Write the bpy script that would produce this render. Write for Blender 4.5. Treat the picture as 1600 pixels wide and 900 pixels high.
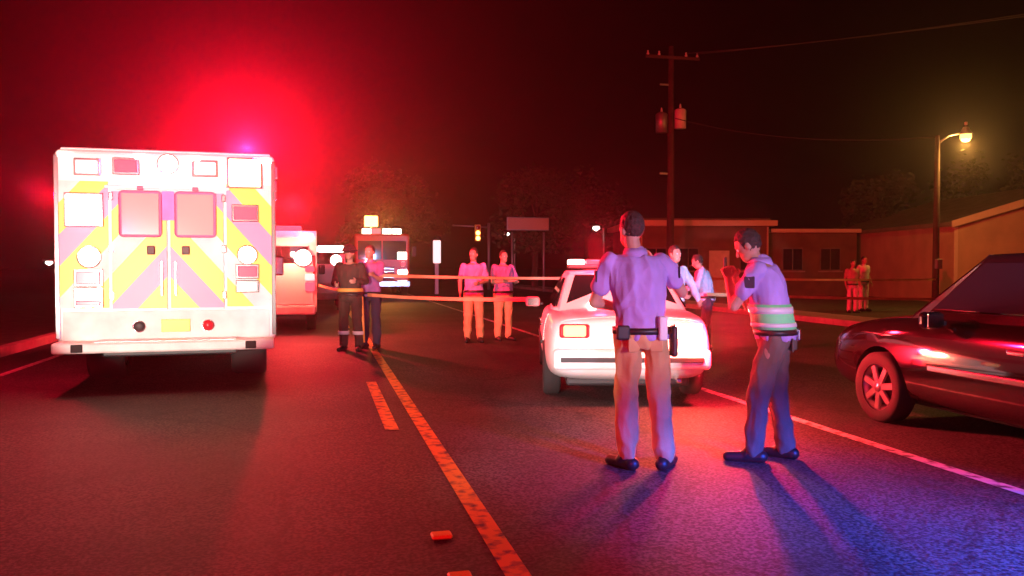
import bpy, bmesh, math, random
from mathutils import Vector, Matrix, noise
R = math.radians
random.seed(7)
for o in list(bpy.data.objects): bpy.data.objects.remove(o)
S = bpy.context.scene
C = S.collection

# ------------------------------------------------------------------ camera, sky, exposure
cam = bpy.data.objects.new('camera', bpy.data.cameras.new('camera')); C.objects.link(cam)
cam.data.lens = 29.25; cam.data.sensor_width = 36; cam.data.clip_end = 600; cam.data.clip_start = .05
cam.location = (0, 0, 1.45); cam.rotation_euler = (R(88.46), 0, R(-13.0))
S.camera = cam
W = bpy.data.worlds.new('World'); S.world = W; W.use_nodes = True
nt = W.node_tree
sky = nt.nodes.new('ShaderNodeTexSky'); sky.sky_type = 'NISHITA'; sky.sun_disc = False
sky.sun_elevation = R(-6); sky.sun_rotation = R(200)
bg = nt.nodes['Background']; bg.inputs['Strength'].default_value = .001
nt.links.new(sky.outputs['Color'], bg.inputs['Color'])
S.view_settings.view_transform = 'Standard'; S.view_settings.look = 'None'
S.cycles.max_bounces = 4; S.cycles.volume_bounces = 0; S.cycles.diffuse_bounces = 2; S.cycles.glossy_bounces = 3
S.view_settings.exposure = 0; S.view_settings.gamma = 1

def lamp(name, kind, loc, power, col, radius=.05, target=None, spot=None, blend=.4, parent=None):
    d = bpy.data.lights.new(name, kind); d.energy = power; d.color = col
    d.shadow_soft_size = radius
    o = bpy.data.objects.new(name, d); C.objects.link(o); o.location = loc
    if parent: o.parent = parent
    if target is not None:
        o.rotation_euler = (Vector(target) - Vector(loc)).to_track_quat('-Z', 'Y').to_euler()
    if spot: d.spot_size = R(spot); d.spot_blend = blend
    return o
# bar and takedown lamps of an unbuilt patrol unit; fill beams are added
lamp('fill_beam', 'SPOT', (-3.0, -1.5, 1.0), 7600, (1, .86, .74), .08, (-1.73, 10.5, 1.78), 16.5, .25)  # unseen spot added to whiten the ambulance rear
lamp('takedown_beam', 'SPOT', (4.3, -1.6, 1.8), 2100, (.90, .54, .90), .06, (2.7, 5.6, 2.5), 33, .45)
lamp('blue_bar', 'SPOT', (4.6, -.8, 2.0), 19000, (.04, .10, 1), .12, (3.6, 2.3, 0), 42, 1)
lamp('fill_beam', 'SPOT', (-3.0, -1.5, 1.0), 8000, (1, .88, .82), .08, (2.45, 7.95, .62), 11.5, .5)  # unseen spot added to whiten the back of the patrol car
lamp('fill_beam', 'SPOT', (-3.0, -1.5, 1.1), 5500, (1, .84, .72), .08, (2.2, 15.2, 1.05), 13, .7)  # unseen spot added to brighten the men and tape farther off
lamp('cool_fill_beam', 'SPOT', (4.6, -.8, 2.3), 9000, (.34, .55, 1), .08, (5.5, 12.0, 1.6), 17, .6)  # unseen bluish spot added to brighten the pale blue shirts
lamp('red_bar', 'SPOT', (-3.5, -.8, 2.2), 2600, (1, .003, .05), .12, (-1.9, 4.5, 0), 76, 1)

# ------------------------------------------------------------------ materials
M = {}
def mat(name, col, rough=.5, metal=0., emit=None, es=0., var=.0, vscale=6., bump=0., bscale=40., coat=0., spec=.5):
    m = bpy.data.materials.new(name); m.use_nodes = True; n = m.node_tree; b = n.nodes['Principled BSDF']
    b.inputs['Base Color'].default_value = (*col, 1); b.inputs['Roughness'].default_value = rough
    b.inputs['Metallic'].default_value = metal; b.inputs['Coat Weight'].default_value = coat
    b.inputs['Specular IOR Level'].default_value = spec
    if emit: b.inputs['Emission Color'].default_value = (*emit, 1); b.inputs['Emission Strength'].default_value = es
    tc = n.nodes.new('ShaderNodeTexCoord')
    if var:
        t = n.nodes.new('ShaderNodeTexNoise'); t.inputs['Scale'].default_value = vscale; t.inputs['Detail'].default_value = 6
        n.links.new(tc.outputs['Object'], t.inputs['Vector'])
        r = n.nodes.new('ShaderNodeValToRGB'); r.color_ramp.elements[0].position = .3; r.color_ramp.elements[1].position = .7
        r.color_ramp.elements[0].color = (*[c*(1-var) for c in col], 1)
        r.color_ramp.elements[1].color = (*[min(1, c*(1+var)) for c in col], 1)
        n.links.new(t.outputs['Fac'], r.inputs['Fac']); n.links.new(r.outputs['Color'], b.inputs['Base Color'])
    if bump:
        t = n.nodes.new('ShaderNodeTexNoise'); t.inputs['Scale'].default_value = bscale; t.inputs['Detail'].default_value = 4
        n.links.new(tc.outputs['Object'], t.inputs['Vector'])
        bp = n.nodes.new('ShaderNodeBump'); bp.inputs['Strength'].default_value = bump; bp.inputs['Distance'].default_value = .01
        n.links.new(t.outputs['Fac'], bp.inputs['Height']); n.links.new(bp.outputs['Normal'], b.inputs['Normal'])
    M[name] = m; return m
def asphalt():
    m = mat('asphalt', (.05, .05, .05), .72, spec=.35); n = m.node_tree; b = n.nodes['Principled BSDF']; L = n.links
    tc = n.nodes.new('ShaderNodeTexCoord')
    def nz(s, d=5):
        t = n.nodes.new('ShaderNodeTexNoise'); t.inputs['Scale'].default_value = s; t.inputs['Detail'].default_value = d
        L.new(tc.outputs['Object'], t.inputs['Vector']); return t
    def ramp(src, p0, c0, p1, c1):
        r = n.nodes.new('ShaderNodeValToRGB'); e = r.color_ramp.elements
        e[0].position = p0; e[0].color = (c0, c0, c0, 1); e[1].position = p1; e[1].color = (c1, c1, c1, 1)
        L.new(src, r.inputs['Fac']); return r.outputs['Color']
    grain = ramp(nz(48, 4).outputs['Fac'], .40, .008, .64, .105)
    patch = ramp(nz(.5, 7).outputs['Fac'], .34, .45, .64, 1.2)
    mx = n.nodes.new('ShaderNodeMixRGB'); mx.blend_type = 'MULTIPLY'; mx.inputs[0].default_value = 1
    L.new(grain, mx.inputs[1]); L.new(patch, mx.inputs[2])
    vo = n.nodes.new('ShaderNodeTexVoronoi'); vo.feature = 'DISTANCE_TO_EDGE'; vo.inputs['Scale'].default_value = .42
    wob = nz(3, 4); ad = n.nodes.new('ShaderNodeMixRGB'); ad.blend_type = 'ADD'; ad.inputs[0].default_value = .35
    L.new(tc.outputs['Object'], ad.inputs[1]); L.new(wob.outputs['Color'], ad.inputs[2]); L.new(ad.outputs[0], vo.inputs['Vector'])
    cr = ramp(vo.outputs['Distance'], .002, .35, .012, 1)
    m2 = n.nodes.new('ShaderNodeMixRGB'); m2.blend_type = 'MULTIPLY'; m2.inputs[0].default_value = .8
    L.new(mx.outputs[0], m2.inputs[1]); L.new(cr, m2.inputs[2]); L.new(m2.outputs[0], b.inputs['Base Color'])
    bp = n.nodes.new('ShaderNodeBump'); bp.inputs['Strength'].default_value = .5; bp.inputs['Distance'].default_value = .006
    L.new(nz(90, 2).outputs['Fac'], bp.inputs['Height']); L.new(bp.outputs['Normal'], b.inputs['Normal'])
    return m
asphalt()
mat('ground', (.05, .052, .03), .95, var=.5, vscale=2.5, bump=.6, bscale=14)
mat('concrete', (.34, .32, .28), .85, var=.25, vscale=3, bump=.3, bscale=30)
def worn(name, col):
    m = mat(name, col, .6); n = m.node_tree; b = n.nodes['Principled BSDF']
    tc = n.nodes.new('ShaderNodeTexCoord'); t = n.nodes.new('ShaderNodeTexNoise'); t.inputs['Scale'].default_value = 11; t.inputs['Detail'].default_value = 12
    n.links.new(tc.outputs['Object'], t.inputs['Vector'])
    r = n.nodes.new('ShaderNodeValToRGB'); e = r.color_ramp.elements
    e[0].position = .34; e[0].color = (.06, .05, .04, 1); e[1].position = .52; e[1].color = (*col, 1)
    n.links.new(t.outputs['Fac'], r.inputs['Fac']); n.links.new(r.outputs['Color'], b.inputs['Base Color'])
worn('yellow_line', (.72, .33, .03)); worn('white_line', (.6, .58, .55))
mat('white_paint', (.8, .8, .78), .35, var=.05, vscale=2, coat=.3)
mat('dirty_white', (.66, .65, .62), .45, var=.15, vscale=4)
mat('yellow_reflective', (.85, .66, .05), .4); mat('red_reflective', (.78, .24, .42), .4)  # red sheeting: its pink wash from overexposure is put into the base colour
mat('red_paint', (.45, .02, .02), .3, coat=.5)
mat('black_paint', (.008, .005, .006), .08, coat=.5)
mat('dark_plastic', (.02, .02, .022), .5); mat('rubber', (.018, .018, .018), .85, bump=.3, bscale=60)
mat('chrome', (.75, .75, .76), .16, 1.); mat('alloy', (.42, .42, .43), .3, .9); mat('plate_metal', (.5, .5, .5), .35, .9, bump=.4, bscale=90)
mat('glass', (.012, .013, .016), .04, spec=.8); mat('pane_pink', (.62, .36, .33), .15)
mat('red_lens', (.45, .02, .03), .2); mat('red_lens_lit', (.5, .02, .03), .2, emit=(1, .06, .10), es=2.2)
mat('pink_lamp_lit', (.8, .5, .5), .3, emit=(1, .42, .46), es=1.6)
mat('white_lamp_lit', (.8, .8, .8), .3, emit=(1, .93, .80), es=6)
mat('warm_lamp_lit', (.8, .7, .5), .3, emit=(1, .80, .38), es=7)
mat('amber_lamp_lit', (.8, .5, .1), .3, emit=(1, .62, .16), es=5)
mat('sodium_lamp_lit', (.8, .6, .3), .3, emit=(1, .58, .15), es=3.2)
mat('tail_lamp_lit', (.7, .2, .1), .3, emit=(1, .72, .42), es=20)
mat('tail_lamp_dim', (.7, .2, .1), .3, emit=(1, .66, .30), es=1.6)
mat('signal_lamp_lit', (.8, .5, .1), .3, emit=(1, .66, .16), es=5)
mat('sign_lit', (.8, .6, .6), .3, emit=(1, .62, .62), es=1.5)
mat('blue_lens', (.05, .08, .5), .2, emit=(.1, .2, 1), es=1.2)
mat('skin', (.48, .27, .19), .55, var=.08, vscale=9); mat('hair_dark', (.03, .02, .015), .7, bump=.8, bscale=120)
mat('eye_white', (.7, .7, .7), .3); mat('leather', (.015, .014, .014), .45)
def cloth(name, col, v=.16): mat(name, col, .9, var=v, vscale=5, bump=.35, bscale=180)
cloth('lilac_cloth', (.42, .30, .70)); cloth('khaki_cloth', (.66, .40, .17)); cloth('grey_cloth', (.15, .125, .095))
cloth('pale_blue_cloth', (.52, .66, .86)); cloth('navy_cloth', (.03, .03, .06)); cloth('bunker_cloth', (.05, .035, .025))
cloth('plum_cloth', (.36, .16, .42)); cloth('tan_cloth', (.58, .42, .20)); cloth('cream_cloth', (.82, .78, .70)); cloth('brown_cloth', (.5, .40, .28))
mat('lime_vest', (.22, .92, .34), .7, var=.1, vscale=8); mat('silver_tape', (.75, .76, .74), .35)
mat('orange_trim', (.85, .42, .08), .5)
mat('tape', (.9, .56, .26), .5, var=.25, vscale=2)
mat('wood_pole', (.06, .04, .03), .9, var=.3, vscale=4, bump=.5, bscale=30)
mat('galvanised', (.33, .33, .33), .5, .7); mat('bark', (.07, .05, .035), .95, bump=.8, bscale=20)
mat('stucco', (.5, .38, .24), .9, var=.15, vscale=1.2, bump=.3, bscale=50); mat('brick_wall', (.15, .085, .055), .9, var=.25, vscale=1.5)
mat('trim', (.66, .55, .42), .7, var=.08, vscale=1.5); mat('roofing', (.16, .13, .11), .9, var=.25, vscale=2)
mat('leaf', (.055, .075, .03), .7, var=.4, vscale=1.4); mat('wire', (.03, .03, .03), .6); mat('sign_board', (.5, .22, .16), .5)

# ------------------------------------------------------------------ helpers
def tag(o, label=None, cat=None, group=None, kind=None):
    if label: o['label'] = label
    if cat: o['category'] = cat
    if group: o['group'] = group
    if kind: o['kind'] = kind
    return o
def empty(name, loc=(0, 0, 0), rz=0):
    o = bpy.data.objects.new(name, None); C.objects.link(o); o.location = loc; o.rotation_euler = (0, 0, R(rz)); o.empty_display_size = .2
    return o
def link(name, me, m, parent=None, smooth=False):
    o = bpy.data.objects.new(name, me); C.objects.link(o)
    if m: me.materials.append(M[m])
    if parent: o.parent = parent
    if smooth:
        for p in me.polygons: p.use_smooth = True
    return o
def frombm(name, bm, m, parent=None, smooth=False):
    bmesh.ops.recalc_face_normals(bm, faces=bm.faces[:])
    me = bpy.data.meshes.new(name); bm.to_mesh(me); bm.free(); return link(name, me, m, parent, smooth)
def raw(name, v, f, m, parent=None, smooth=False):
    me = bpy.data.meshes.new(name); me.from_pydata([tuple(a) for a in v], [], f); me.update()
    bm = bmesh.new(); bm.from_mesh(me); bmesh.ops.recalc_face_normals(bm, faces=bm.faces[:]); bm.to_mesh(me); bm.free()
    return link(name, me, m, parent, smooth)
def box(name, c, s, m, parent=None, bev=0., seg=2, rot=None):
    bm = bmesh.new(); bmesh.ops.create_cube(bm, size=1)
    bmesh.ops.scale(bm, vec=s, verts=bm.verts[:])
    if bev: bmesh.ops.bevel(bm, geom=bm.edges[:], offset=bev, segments=seg, profile=.5, affect='EDGES')
    if rot: bmesh.ops.rotate(bm, matrix=Matrix.Rotation(R(rot[1]), 3, rot[0]), verts=bm.verts[:])
    bmesh.ops.translate(bm, vec=c, verts=bm.verts[:])
    return frombm(name, bm, m, parent)
def frame_of(d):
    d = d.normalized(); a = Vector((0, 0, 1)) if abs(d.z) < .9 else Vector((1, 0, 0))
    u = d.cross(a).normalized(); return u, d.cross(u)
def tube(name, pts, rs, m, parent=None, n=10, smooth=True):
    pts = [Vector(p) for p in pts]; rs = rs if isinstance(rs, (list, tuple)) else [rs]*len(pts)
    v = []; f = []
    for i, p in enumerate(pts):
        d = pts[min(i+1, len(pts)-1)] - pts[max(i-1, 0)]; u, w = frame_of(d)
        for k in range(n):
            a = 2*math.pi*k/n; v.append(p + (u*math.cos(a) + w*math.sin(a))*rs[i])
    for i in range(len(pts)-1):
        for k in range(n): f.append((i*n+k, i*n+(k+1) % n, (i+1)*n+(k+1) % n, (i+1)*n+k))
    f.append(tuple(range(n))); f.append(tuple(range((len(pts)-1)*n, len(pts)*n)))
    return raw(name, v, f, m, parent, smooth)
def prism(name, poly, y0, y1, m, parent=None, axis='Y'):
    n = len(poly)
    def mk(a, b, t): return (a, t, b) if axis == 'Y' else ((t, a, b) if axis == 'X' else (a, b, t))
    v = [mk(a, b, y0) for a, b in poly] + [mk(a, b, y1) for a, b in poly]
    f = [tuple(range(n)), tuple(range(n, 2*n))] + [(i, (i+1) % n, n+(i+1) % n, n+i) for i in range(n)]
    return raw(name, v, f, m, parent)
def lathe(name, prof, m, parent, c, axis='X', n=28, smooth=True):
    v = []; f = []; k = len(prof)
    for i in range(n):
        a = 2*math.pi*i/n
        for (h, r) in prof:
            if axis == 'X': v.append((c[0]+h, c[1]+r*math.cos(a), c[2]+r*math.sin(a)))
            elif axis == 'Y': v.append((c[0]+r*math.cos(a), c[1]+h, c[2]+r*math.sin(a)))
            else: v.append((c[0]+r*math.cos(a), c[1]+r*math.sin(a), c[2]+h))
    for i in range(n):
        j = (i+1) % n
        for q in range(k-1): f.append((i*k+q, j*k+q, j*k+q+1, i*k+q+1))
    return raw(name, v, f, m, parent, smooth)
def disc_lamp(name, c, r, m, parent, depth=.05, rim='chrome', axis='Y', sgn=-1):
    o = lathe(name, [(0, 0.001), (0, r), (sgn*depth*.5, r), (sgn*depth, r*.75), (sgn*depth*1.15, .001)], m, parent, c, axis, 22)
    if rim: lathe('rim', [(0, r*1.18), (sgn*depth*.5, r*1.18), (sgn*depth*.5, r*1.01), (0, r*1.01)], rim, o, c, axis, 22)
    return o
def evaluated(ob, name):
    dg = bpy.context.evaluated_depsgraph_get(); e = ob.evaluated_get(dg)
    me = bpy.data.meshes.new_from_object(e, depsgraph=dg); me.name = name; return me
def wheel(parent, c, r, w, side, rimmat='alloy', spokes=5):
    t = empty('wheel', (0, 0, 0)); t.parent = parent
    hw = w/2
    lathe('tyre', [(-hw*.9, r*.66), (-hw, r*.75), (-hw, r*.93), (-hw*.75, r), (hw*.75, r), (hw, r*.93), (hw, r*.75), (hw*.9, r*.66)], 'rubber', t, c, 'X', 32)
    bm = bmesh.new(); o = side*hw*.8
    me = lathe('rim', [(o, r*.66), (o*.8, r*.66), (o*.75, r*.58), (0, r*.56), (-o, r*.6)], rimmat, t, c, 'X', 32)
    for k in range(spokes):
        a = 2*math.pi*k/spokes + .3
        cy, cz = c[1]+math.cos(a)*r*.33, c[2]+math.sin(a)*r*.33
        bm = bmesh.new(); bmesh.ops.create_cube(bm, size=1); bmesh.ops.scale(bm, vec=(.03, r*.6, r*.2), verts=bm.verts[:])
        bmesh.ops.bevel(bm, geom=bm.edges[:], offset=.008, segments=1, affect='EDGES')
        bmesh.ops.rotate(bm, matrix=Matrix.Rotation(a, 3, 'X'), verts=bm.verts[:]); bmesh.ops.translate(bm, vec=(c[0]+o*.82, cy, cz), verts=bm.verts[:])
        frombm('spoke', bm, rimmat, t)
    lathe('hub_cap', [(0, .001), (0, r*.17), (side*.02, r*.13), (side*.025, .001)], rimmat, t, (c[0]+o*.86, c[1], c[2]), 'X', 16)
    lathe('brake_disc', [(0, .001), (0, r*.5), (side*.01, r*.5), (side*.01, .001)], 'dark_plastic', t, (c[0]+o*.3, c[1], c[2]), 'X', 20)
    # a wheel is one part with sub-parts: keep the joint at the hub as an empty
    return t

# ------------------------------------------------------------------ the setting
def sheet(name, x0, x1, y0, y1, z, m, kind='structure', nx=1):
    return tag(raw(name, [(x0, y0, z), (x1, y0, z), (x1, y1, z), (x0, y1, z)], [(0, 1, 2, 3)], m), kind=kind)
sheet('ground', -300, 300, -40, 400, 0, 'ground')
sheet('road', -4.9, 12.2, -20, 120, .006, 'asphalt')
def marking(name, x0, x1, y0, y1, m):
    return sheet(name, x0, x1, y0, y1, .011, m)
marking('solid_centre_line', .83, .95, -10, 110, 'yellow_line')
for k in range(8): marking('dashed_centre_line', .55, .67, 7.3+k*12.2, 10.4+k*12.2, 'yellow_line')
marking('edge_line', 4.29, 4.40, -10, 110, 'white_line')
marking('edge_line', -4.15, -4.04, -10, 110, 'white_line')
kerb = bmesh.new()
for k in range(30):      # kerb stones with joints, two rows
    for x in (12.28, -5.0):
        b = bmesh.ops.create_cube(kerb, size=1)['verts']
        bmesh.ops.scale(kerb, vec=(.16, 2.98, .16), verts=b); bmesh.ops.translate(kerb, vec=(x, 1.5+k*3, .07), verts=b)
tag(frombm('kerb', kerb, 'concrete'), kind='structure')
pav = empty('pavement'); tag(pav, kind='structure')
slab = None
for k in range(36):
    y = 3+k*1.5
    if slab is None:
        slab = box('slab', (0, 0, 0), (1.3, 1.485, .14), 'concrete', pav, .012, 1); o = slab
    else:
        o = slab.copy(); C.objects.link(o); o.parent = pav
    o.location = (13.03, y, .068 + .006*math.sin(k*7.3))
for k, y in enumerate((3.75, 4.35)):
    o = box('road_stud', (0, 0, 0), (.11, .09, .022), 'amber_lamp_lit' if 0 else 'yellow_reflective', None, .008, 1)
    o.location = (.62, y, .02)
    tag(o, ['yellow raised road stud beside the centre line, nearest the camera', 'yellow raised road stud beside the centre line, the farther one'][k], 'road stud', 'road studs')

# ------------------------------------------------------------------ ambulance
def clip(poly, a, b, c):     # keep a*x+b*y<=c
    out = []
    for i in range(len(poly)):
        p, q = poly[i], poly[(i+1) % len(poly)]; fp = a*p[0]+b*p[1]-c; fq = a*q[0]+b*q[1]-c
        if fp <= 0: out.append(p)
        if fp*fq < 0:
            t = fp/(fp-fq); out.append((p[0]+t*(q[0]-p[0]), p[1]+t*(q[1]-p[1])))
    return out
def ambulance():
    t = empty('ambulance', (-1.73, 10.46, 0), 3.0)
    tag(t, 'boxy white ambulance seen from behind with yellow and pink chevrons and floodlights lit', 'ambulance')
    box('module_body', (0, 2.1, 1.665), (2.4, 4.2, 2.23), 'white_paint', t, .05, 3)
    box('roof_edge', (0, 2.1, 2.79), (2.3, 4.1, .03), 'white_paint', t, .01, 1)
    # cab
    prism('cab', [(4.2, .5), (6.55, .5), (6.6, .75), (6.55, 1.12), (5.65, 1.28), (5.0, 2.05), (4.7, 2.15), (4.2, 2.15)], -1., 1., 'white_paint', t, 'X')
    raw('windshield', [(-.9, 5.66, 1.32), (.9, 5.66, 1.32), (.85, 5.06, 2.02), (-.85, 5.06, 2.02)], [(0, 1, 2, 3)], 'glass', t)
    for s in (-1, 1):
        raw('cab_window', [(s*1.004, 4.4, 1.35), (s*1.004, 5.5, 1.35), (s*1.004, 5.0, 1.98), (s*1.004, 4.4, 2.02)], [(0, 1, 2, 3)], 'glass', t)
        mr = box('side_mirror', (s*1.26, 5.25, 1.45), (.2, .08, .36), 'dark_plastic', t, .03)
        box('mirror_glass', (s*1.26, 5.207, 1.45), (.16, .004, .3), 'chrome', mr)
        tube('mirror_arm', [(s*.99, 5.3, 1.5), (s*1.2, 5.27, 1.5)], .015, 'dark_plastic', mr, 6)
        disc_lamp('headlight', (s*.75, 6.58, .85), .11, 'white_lamp_lit', t, .04, 'chrome', 'Y', 1)
        wheel(t, (s*.92, 5.75, .39), .39, .24, s, 'alloy', 8)
        wheel(t, (s*.86, 1.25, .39), .39, .44, s, 'alloy', 8)
        box('wheel_arch', (s*1.203, 1.25, .72), (.02, 1.02, .32), 'dark_plastic', t, .008)
        box('side_stripe', (s*1.203, 2.1, 1.35), (.006, 4.08, .26), 'red_reflective', t)
        box('compartment_door', (s*1.205, 2.9, 1.5), (.012, .8, 1.5), 'white_paint', t, .004, 1)
        for q, yy in enumerate((.25, 2.1, 3.95)):
            box('side_warning_light', (s*1.215, yy, 2.6), (.04, .2, .13), 'red_lens_lit', t, .012)
    box('chassis', (0, 2.9, .48), (1.5, 5.6, .2), 'dark_plastic', t, .02)
    # kick plate, bumper step, plate
    box('kick_plate', (0, -.008, .74), (2.26, .016, .36), 'dirty_white', t, .004, 1)
    bp = box('rear_bumper', (0, -.2, .53), (2.36, .36, .12), 'dirty_white', t, .025)
    box('step_tread', (0, -.2, .594), (1.5, .3, .012), 'plate_metal', bp, .003, 1)
    for s in (-1, 1):
        box('rubber_stop', (s*.92, -.385, .53), (.12, .03, .09), 'rubber', bp, .01)
        disc_lamp('backup_sensor' if 0 else 'round_reflector', (-.33 if s < 0 else .43, -.018, .74), .06, 'dark_plastic' if s < 0 else 'red_lens', t, .02, 'chrome')
    box('licence_plate', (.07, -.022, .745), (.32, .012, .15), 'yellow_reflective', t, .004, 1)
    for s in (-1, 1): box('corner_trim', (s*1.185, -.006, 1.66), (.05, .02, 2.1), 'chrome', t, .006)
    box('drip_rail', (0, -.02, 2.36), (1.36, .04, .03), 'white_paint', t, .008)
    # doors with windows
    for s in (-1, 1):
        cx = s*.315
        d = box('rear_door', (cx, -.0125, 1.63), (.60, .025, 1.40), 'white_paint', t, .008)
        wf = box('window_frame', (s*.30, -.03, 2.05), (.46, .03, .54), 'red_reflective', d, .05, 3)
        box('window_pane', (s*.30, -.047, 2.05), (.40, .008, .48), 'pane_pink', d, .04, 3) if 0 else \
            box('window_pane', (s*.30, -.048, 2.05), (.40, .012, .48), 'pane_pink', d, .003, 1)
        h = box('door_handle', (s*.19, -.042, 1.63), (.085, .03, .10), 'dark_plastic', d, .01)
        for zz in (1.1, 1.65, 2.25): box('hinge', (s*.615, -.022, zz), (.05, .03, .09), 'chrome', d, .008)
        box('grab_rail', (s*.075, -.055, 1.30), (.022, .022, .40), 'chrome', d, .008)
        box('glowing_window_knob', (s*.30, -.03, 2.35), (.07, .03, .05), 'red_lens_lit', d, .01)  # knob given a red glow of its own
    # chevrons clipped to four panels
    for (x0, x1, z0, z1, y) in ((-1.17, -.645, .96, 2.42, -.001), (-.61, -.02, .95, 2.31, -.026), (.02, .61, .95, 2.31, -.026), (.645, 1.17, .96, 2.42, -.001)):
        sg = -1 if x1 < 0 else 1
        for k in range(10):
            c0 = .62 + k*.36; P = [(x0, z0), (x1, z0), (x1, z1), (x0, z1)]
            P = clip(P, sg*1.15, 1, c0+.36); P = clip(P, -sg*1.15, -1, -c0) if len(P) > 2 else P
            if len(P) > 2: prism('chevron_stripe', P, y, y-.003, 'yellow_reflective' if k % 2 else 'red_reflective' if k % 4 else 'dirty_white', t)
    box('star_panel', (0, -.032, 2.15), (.14, .01, .34), 'lilac_cloth', t, .004, 1)
    # lamps of the rear wall
    def lens(n, x, z, w, h, m, y=-.03):
        b = box('lamp_bezel', (x, -.015, z), (w+.05, .03, h+.05), 'chrome', t, .01)
        b.name = n; box('lens', (x, y-.012, z), (w, .03, h), m, b, .012); return b
    lens('warning_light', -.86, 2.58, .23, .15, 'pink_lamp_lit'); lens('warning_light', -.45, 2.60, .24, .15, 'red_lens_lit')
    lens('warning_light', .41, 2.60, .24, .15, 'pink_lamp_lit'); lens('warning_light', .86, 2.08, .26, .16, 'red_lens_lit')
    lens('tail_light', -.86, 1.31, .26, .15, 'red_lens_lit'); lens('tail_light', -.86, 1.13, .26, .09, 'pink_lamp_lit'); lens('tail_light', -.86, 1.02, .26, .06, 'red_lens_lit')
    lens('tail_light', .88, 1.38, .22, .13, 'red_lens_lit'); lens('tail_light', .88, 1.20, .22, .10, 'pink_lamp_lit')
    lens('floodlight', .86, 2.56, .36, .32, 'warm_lamp_lit', -.05)
    lens('floodlight', -.90, 2.09, .36, .34, 'white_lamp_lit', -.05)
    disc_lamp('reversing_light', (-.85, -.01, 1.55), .11, 'white_lamp_lit', t, .05)
    disc_lamp('reversing_light', (.88, -.01, 1.58), .10, 'white_lamp_lit', t, .05)
    disc_lamp('load_light', (0, -.01, 2.64), .10, 'white_lamp_lit', t, .06)
    for x in (-1.1, -.3, .3, 1.1): box('clearance_light', (x, -.02, 2.715), (.12, .04, .06), 'white_lamp_lit', t, .014)
    # the light they give
    lamp('floodlight_glow', 'POINT', (.86, -.11, 2.54), 24, (1, .74, .24), .05, parent=t)
    lamp('floodlight_glow', 'POINT', (-.90, -.11, 2.09), 14, (1, .9, .7), .05, parent=t)
    lamp('warning_glow', 'POINT', (-.3, -.7, 2.66), 90, (1, .01, .05), .05, parent=t)
    lamp('roof_bar_glow', 'POINT', (-.3, 4.35, 3.1), 1500, (1, .003, .025), .08, parent=t)
    lamp('roof_bar_glow', 'POINT', (.85, 1.0, 2.98), 11500, (1, .003, .025), .06, parent=t)
    lamp('roof_bar_glow', 'POINT', (1.0, .25, 3.0), 480, (1, .003, .025), .06, parent=t)
    lamp('side_glow', 'POINT', (-1.45, .5, 2.3), 400, (1, .003, .03), .05, parent=t)
    for s in (-1, 1):
        b = box('roof_beacon', (s*.85, 1.0, 2.85), (.36, .2, .12), 'red_lens_lit', t, .03)
        box('roof_bar', (s*.5, 4.35, 2.9), (.8, .22, .16), 'red_lens_lit', t, .03)
    return t
ambulance()

# ------------------------------------------------------------------ cars
def car_body(t, paint, L, stations, wheels_y, wr, halfw):
    v = []; f = []; ring = None
    for (y, w, zb, zt) in stations:
        zm = zb + (zt-zb)*.45; zs = zb+(zt-zb)*.72
        half = [(0, zb), (w*.82, zb), (w*.97, zb+.10), (w, zm), (w*.975, zs), (w*.93, zt-.035), (w*.80, zt), (w*.4, zt+.025), (0, zt+.032)]
        rg = [(x, y, z) for x, z in half] + [(-x, y, z) for x, z in half[-2:0:-1]]
        ring = len(rg); v += rg
    n = len(stations)
    for i in range(n-1):
        for k in range(ring): f.append((i*ring+k, i*ring+(k+1) % ring, (i+1)*ring+(k+1) % ring, (i+1)*ring+k))
    f.append(tuple(range(ring))); f.append(tuple(range((n-1)*ring, n*ring)))
    o = raw('tmp_body', v, f, paint)
    o.modifiers.new('s', 'SUBSURF').levels = 2; o.modifiers['s'].render_levels = 2
    cut = bmesh.new()
    for y in wheels_y:
        for s in (-1, 1):
            bmesh.ops.create_cone(cut, cap_ends=True, segments=32, radius1=wr*1.17, radius2=wr*1.17, depth=.6,
                                  matrix=Matrix.Translation((s*(halfw-.02), y, wr)) @ Matrix.Rotation(R(90), 4, 'Y'))
    c = frombm('tmp_cut', cut, 'dark_plastic')
    b = o.modifiers.new('b', 'BOOLEAN'); b.operation = 'DIFFERENCE'; b.object = c; b.solver = 'EXACT'
    me = evaluated(o, 'body')
    bpy.data.objects.remove(o); bpy.data.objects.remove(c)
    body = bpy.data.objects.new('body', me); C.objects.link(body); body.parent = t
    for p in me.polygons: p.use_smooth = True
    try: me.set_sharp_from_angle(angle=R(32))
    except Exception: pass
    return body
def panel_from(body, name, test, paint, parent, off=.006, cuts=()):
    bm = bmesh.new(); bm.from_mesh(body.data)
    for co, no in cuts: bmesh.ops.bisect_plane(bm, geom=bm.verts[:]+bm.edges[:]+bm.faces[:], plane_co=co, plane_no=no)
    kill = [f for f in bm.faces if not test(f.calc_center_median(), f.normal)]
    bmesh.ops.delete(bm, geom=kill, context='FACES')
    if not bm.faces: bm.free(); return None
    r = bmesh.ops.inset_region(bm, faces=bm.faces[:], thickness=.004, depth=0)
    bm.normal_update()
    for v in bm.verts: v.co += v.normal*off
    e = bmesh.ops.solidify(bm, geom=bm.faces[:], thickness=off*.9)
    bmesh.ops.recalc_face_normals(bm, faces=bm.faces[:])
    for fc in bm.faces: fc.smooth = True; fc.material_index = 0
    me = bpy.data.meshes.new(name); bm.to_mesh(me); bm.free(); me.materials.clear()
    return (me.set_sharp_from_angle(angle=R(35)), link(name, me, paint, parent))[1]
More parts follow.
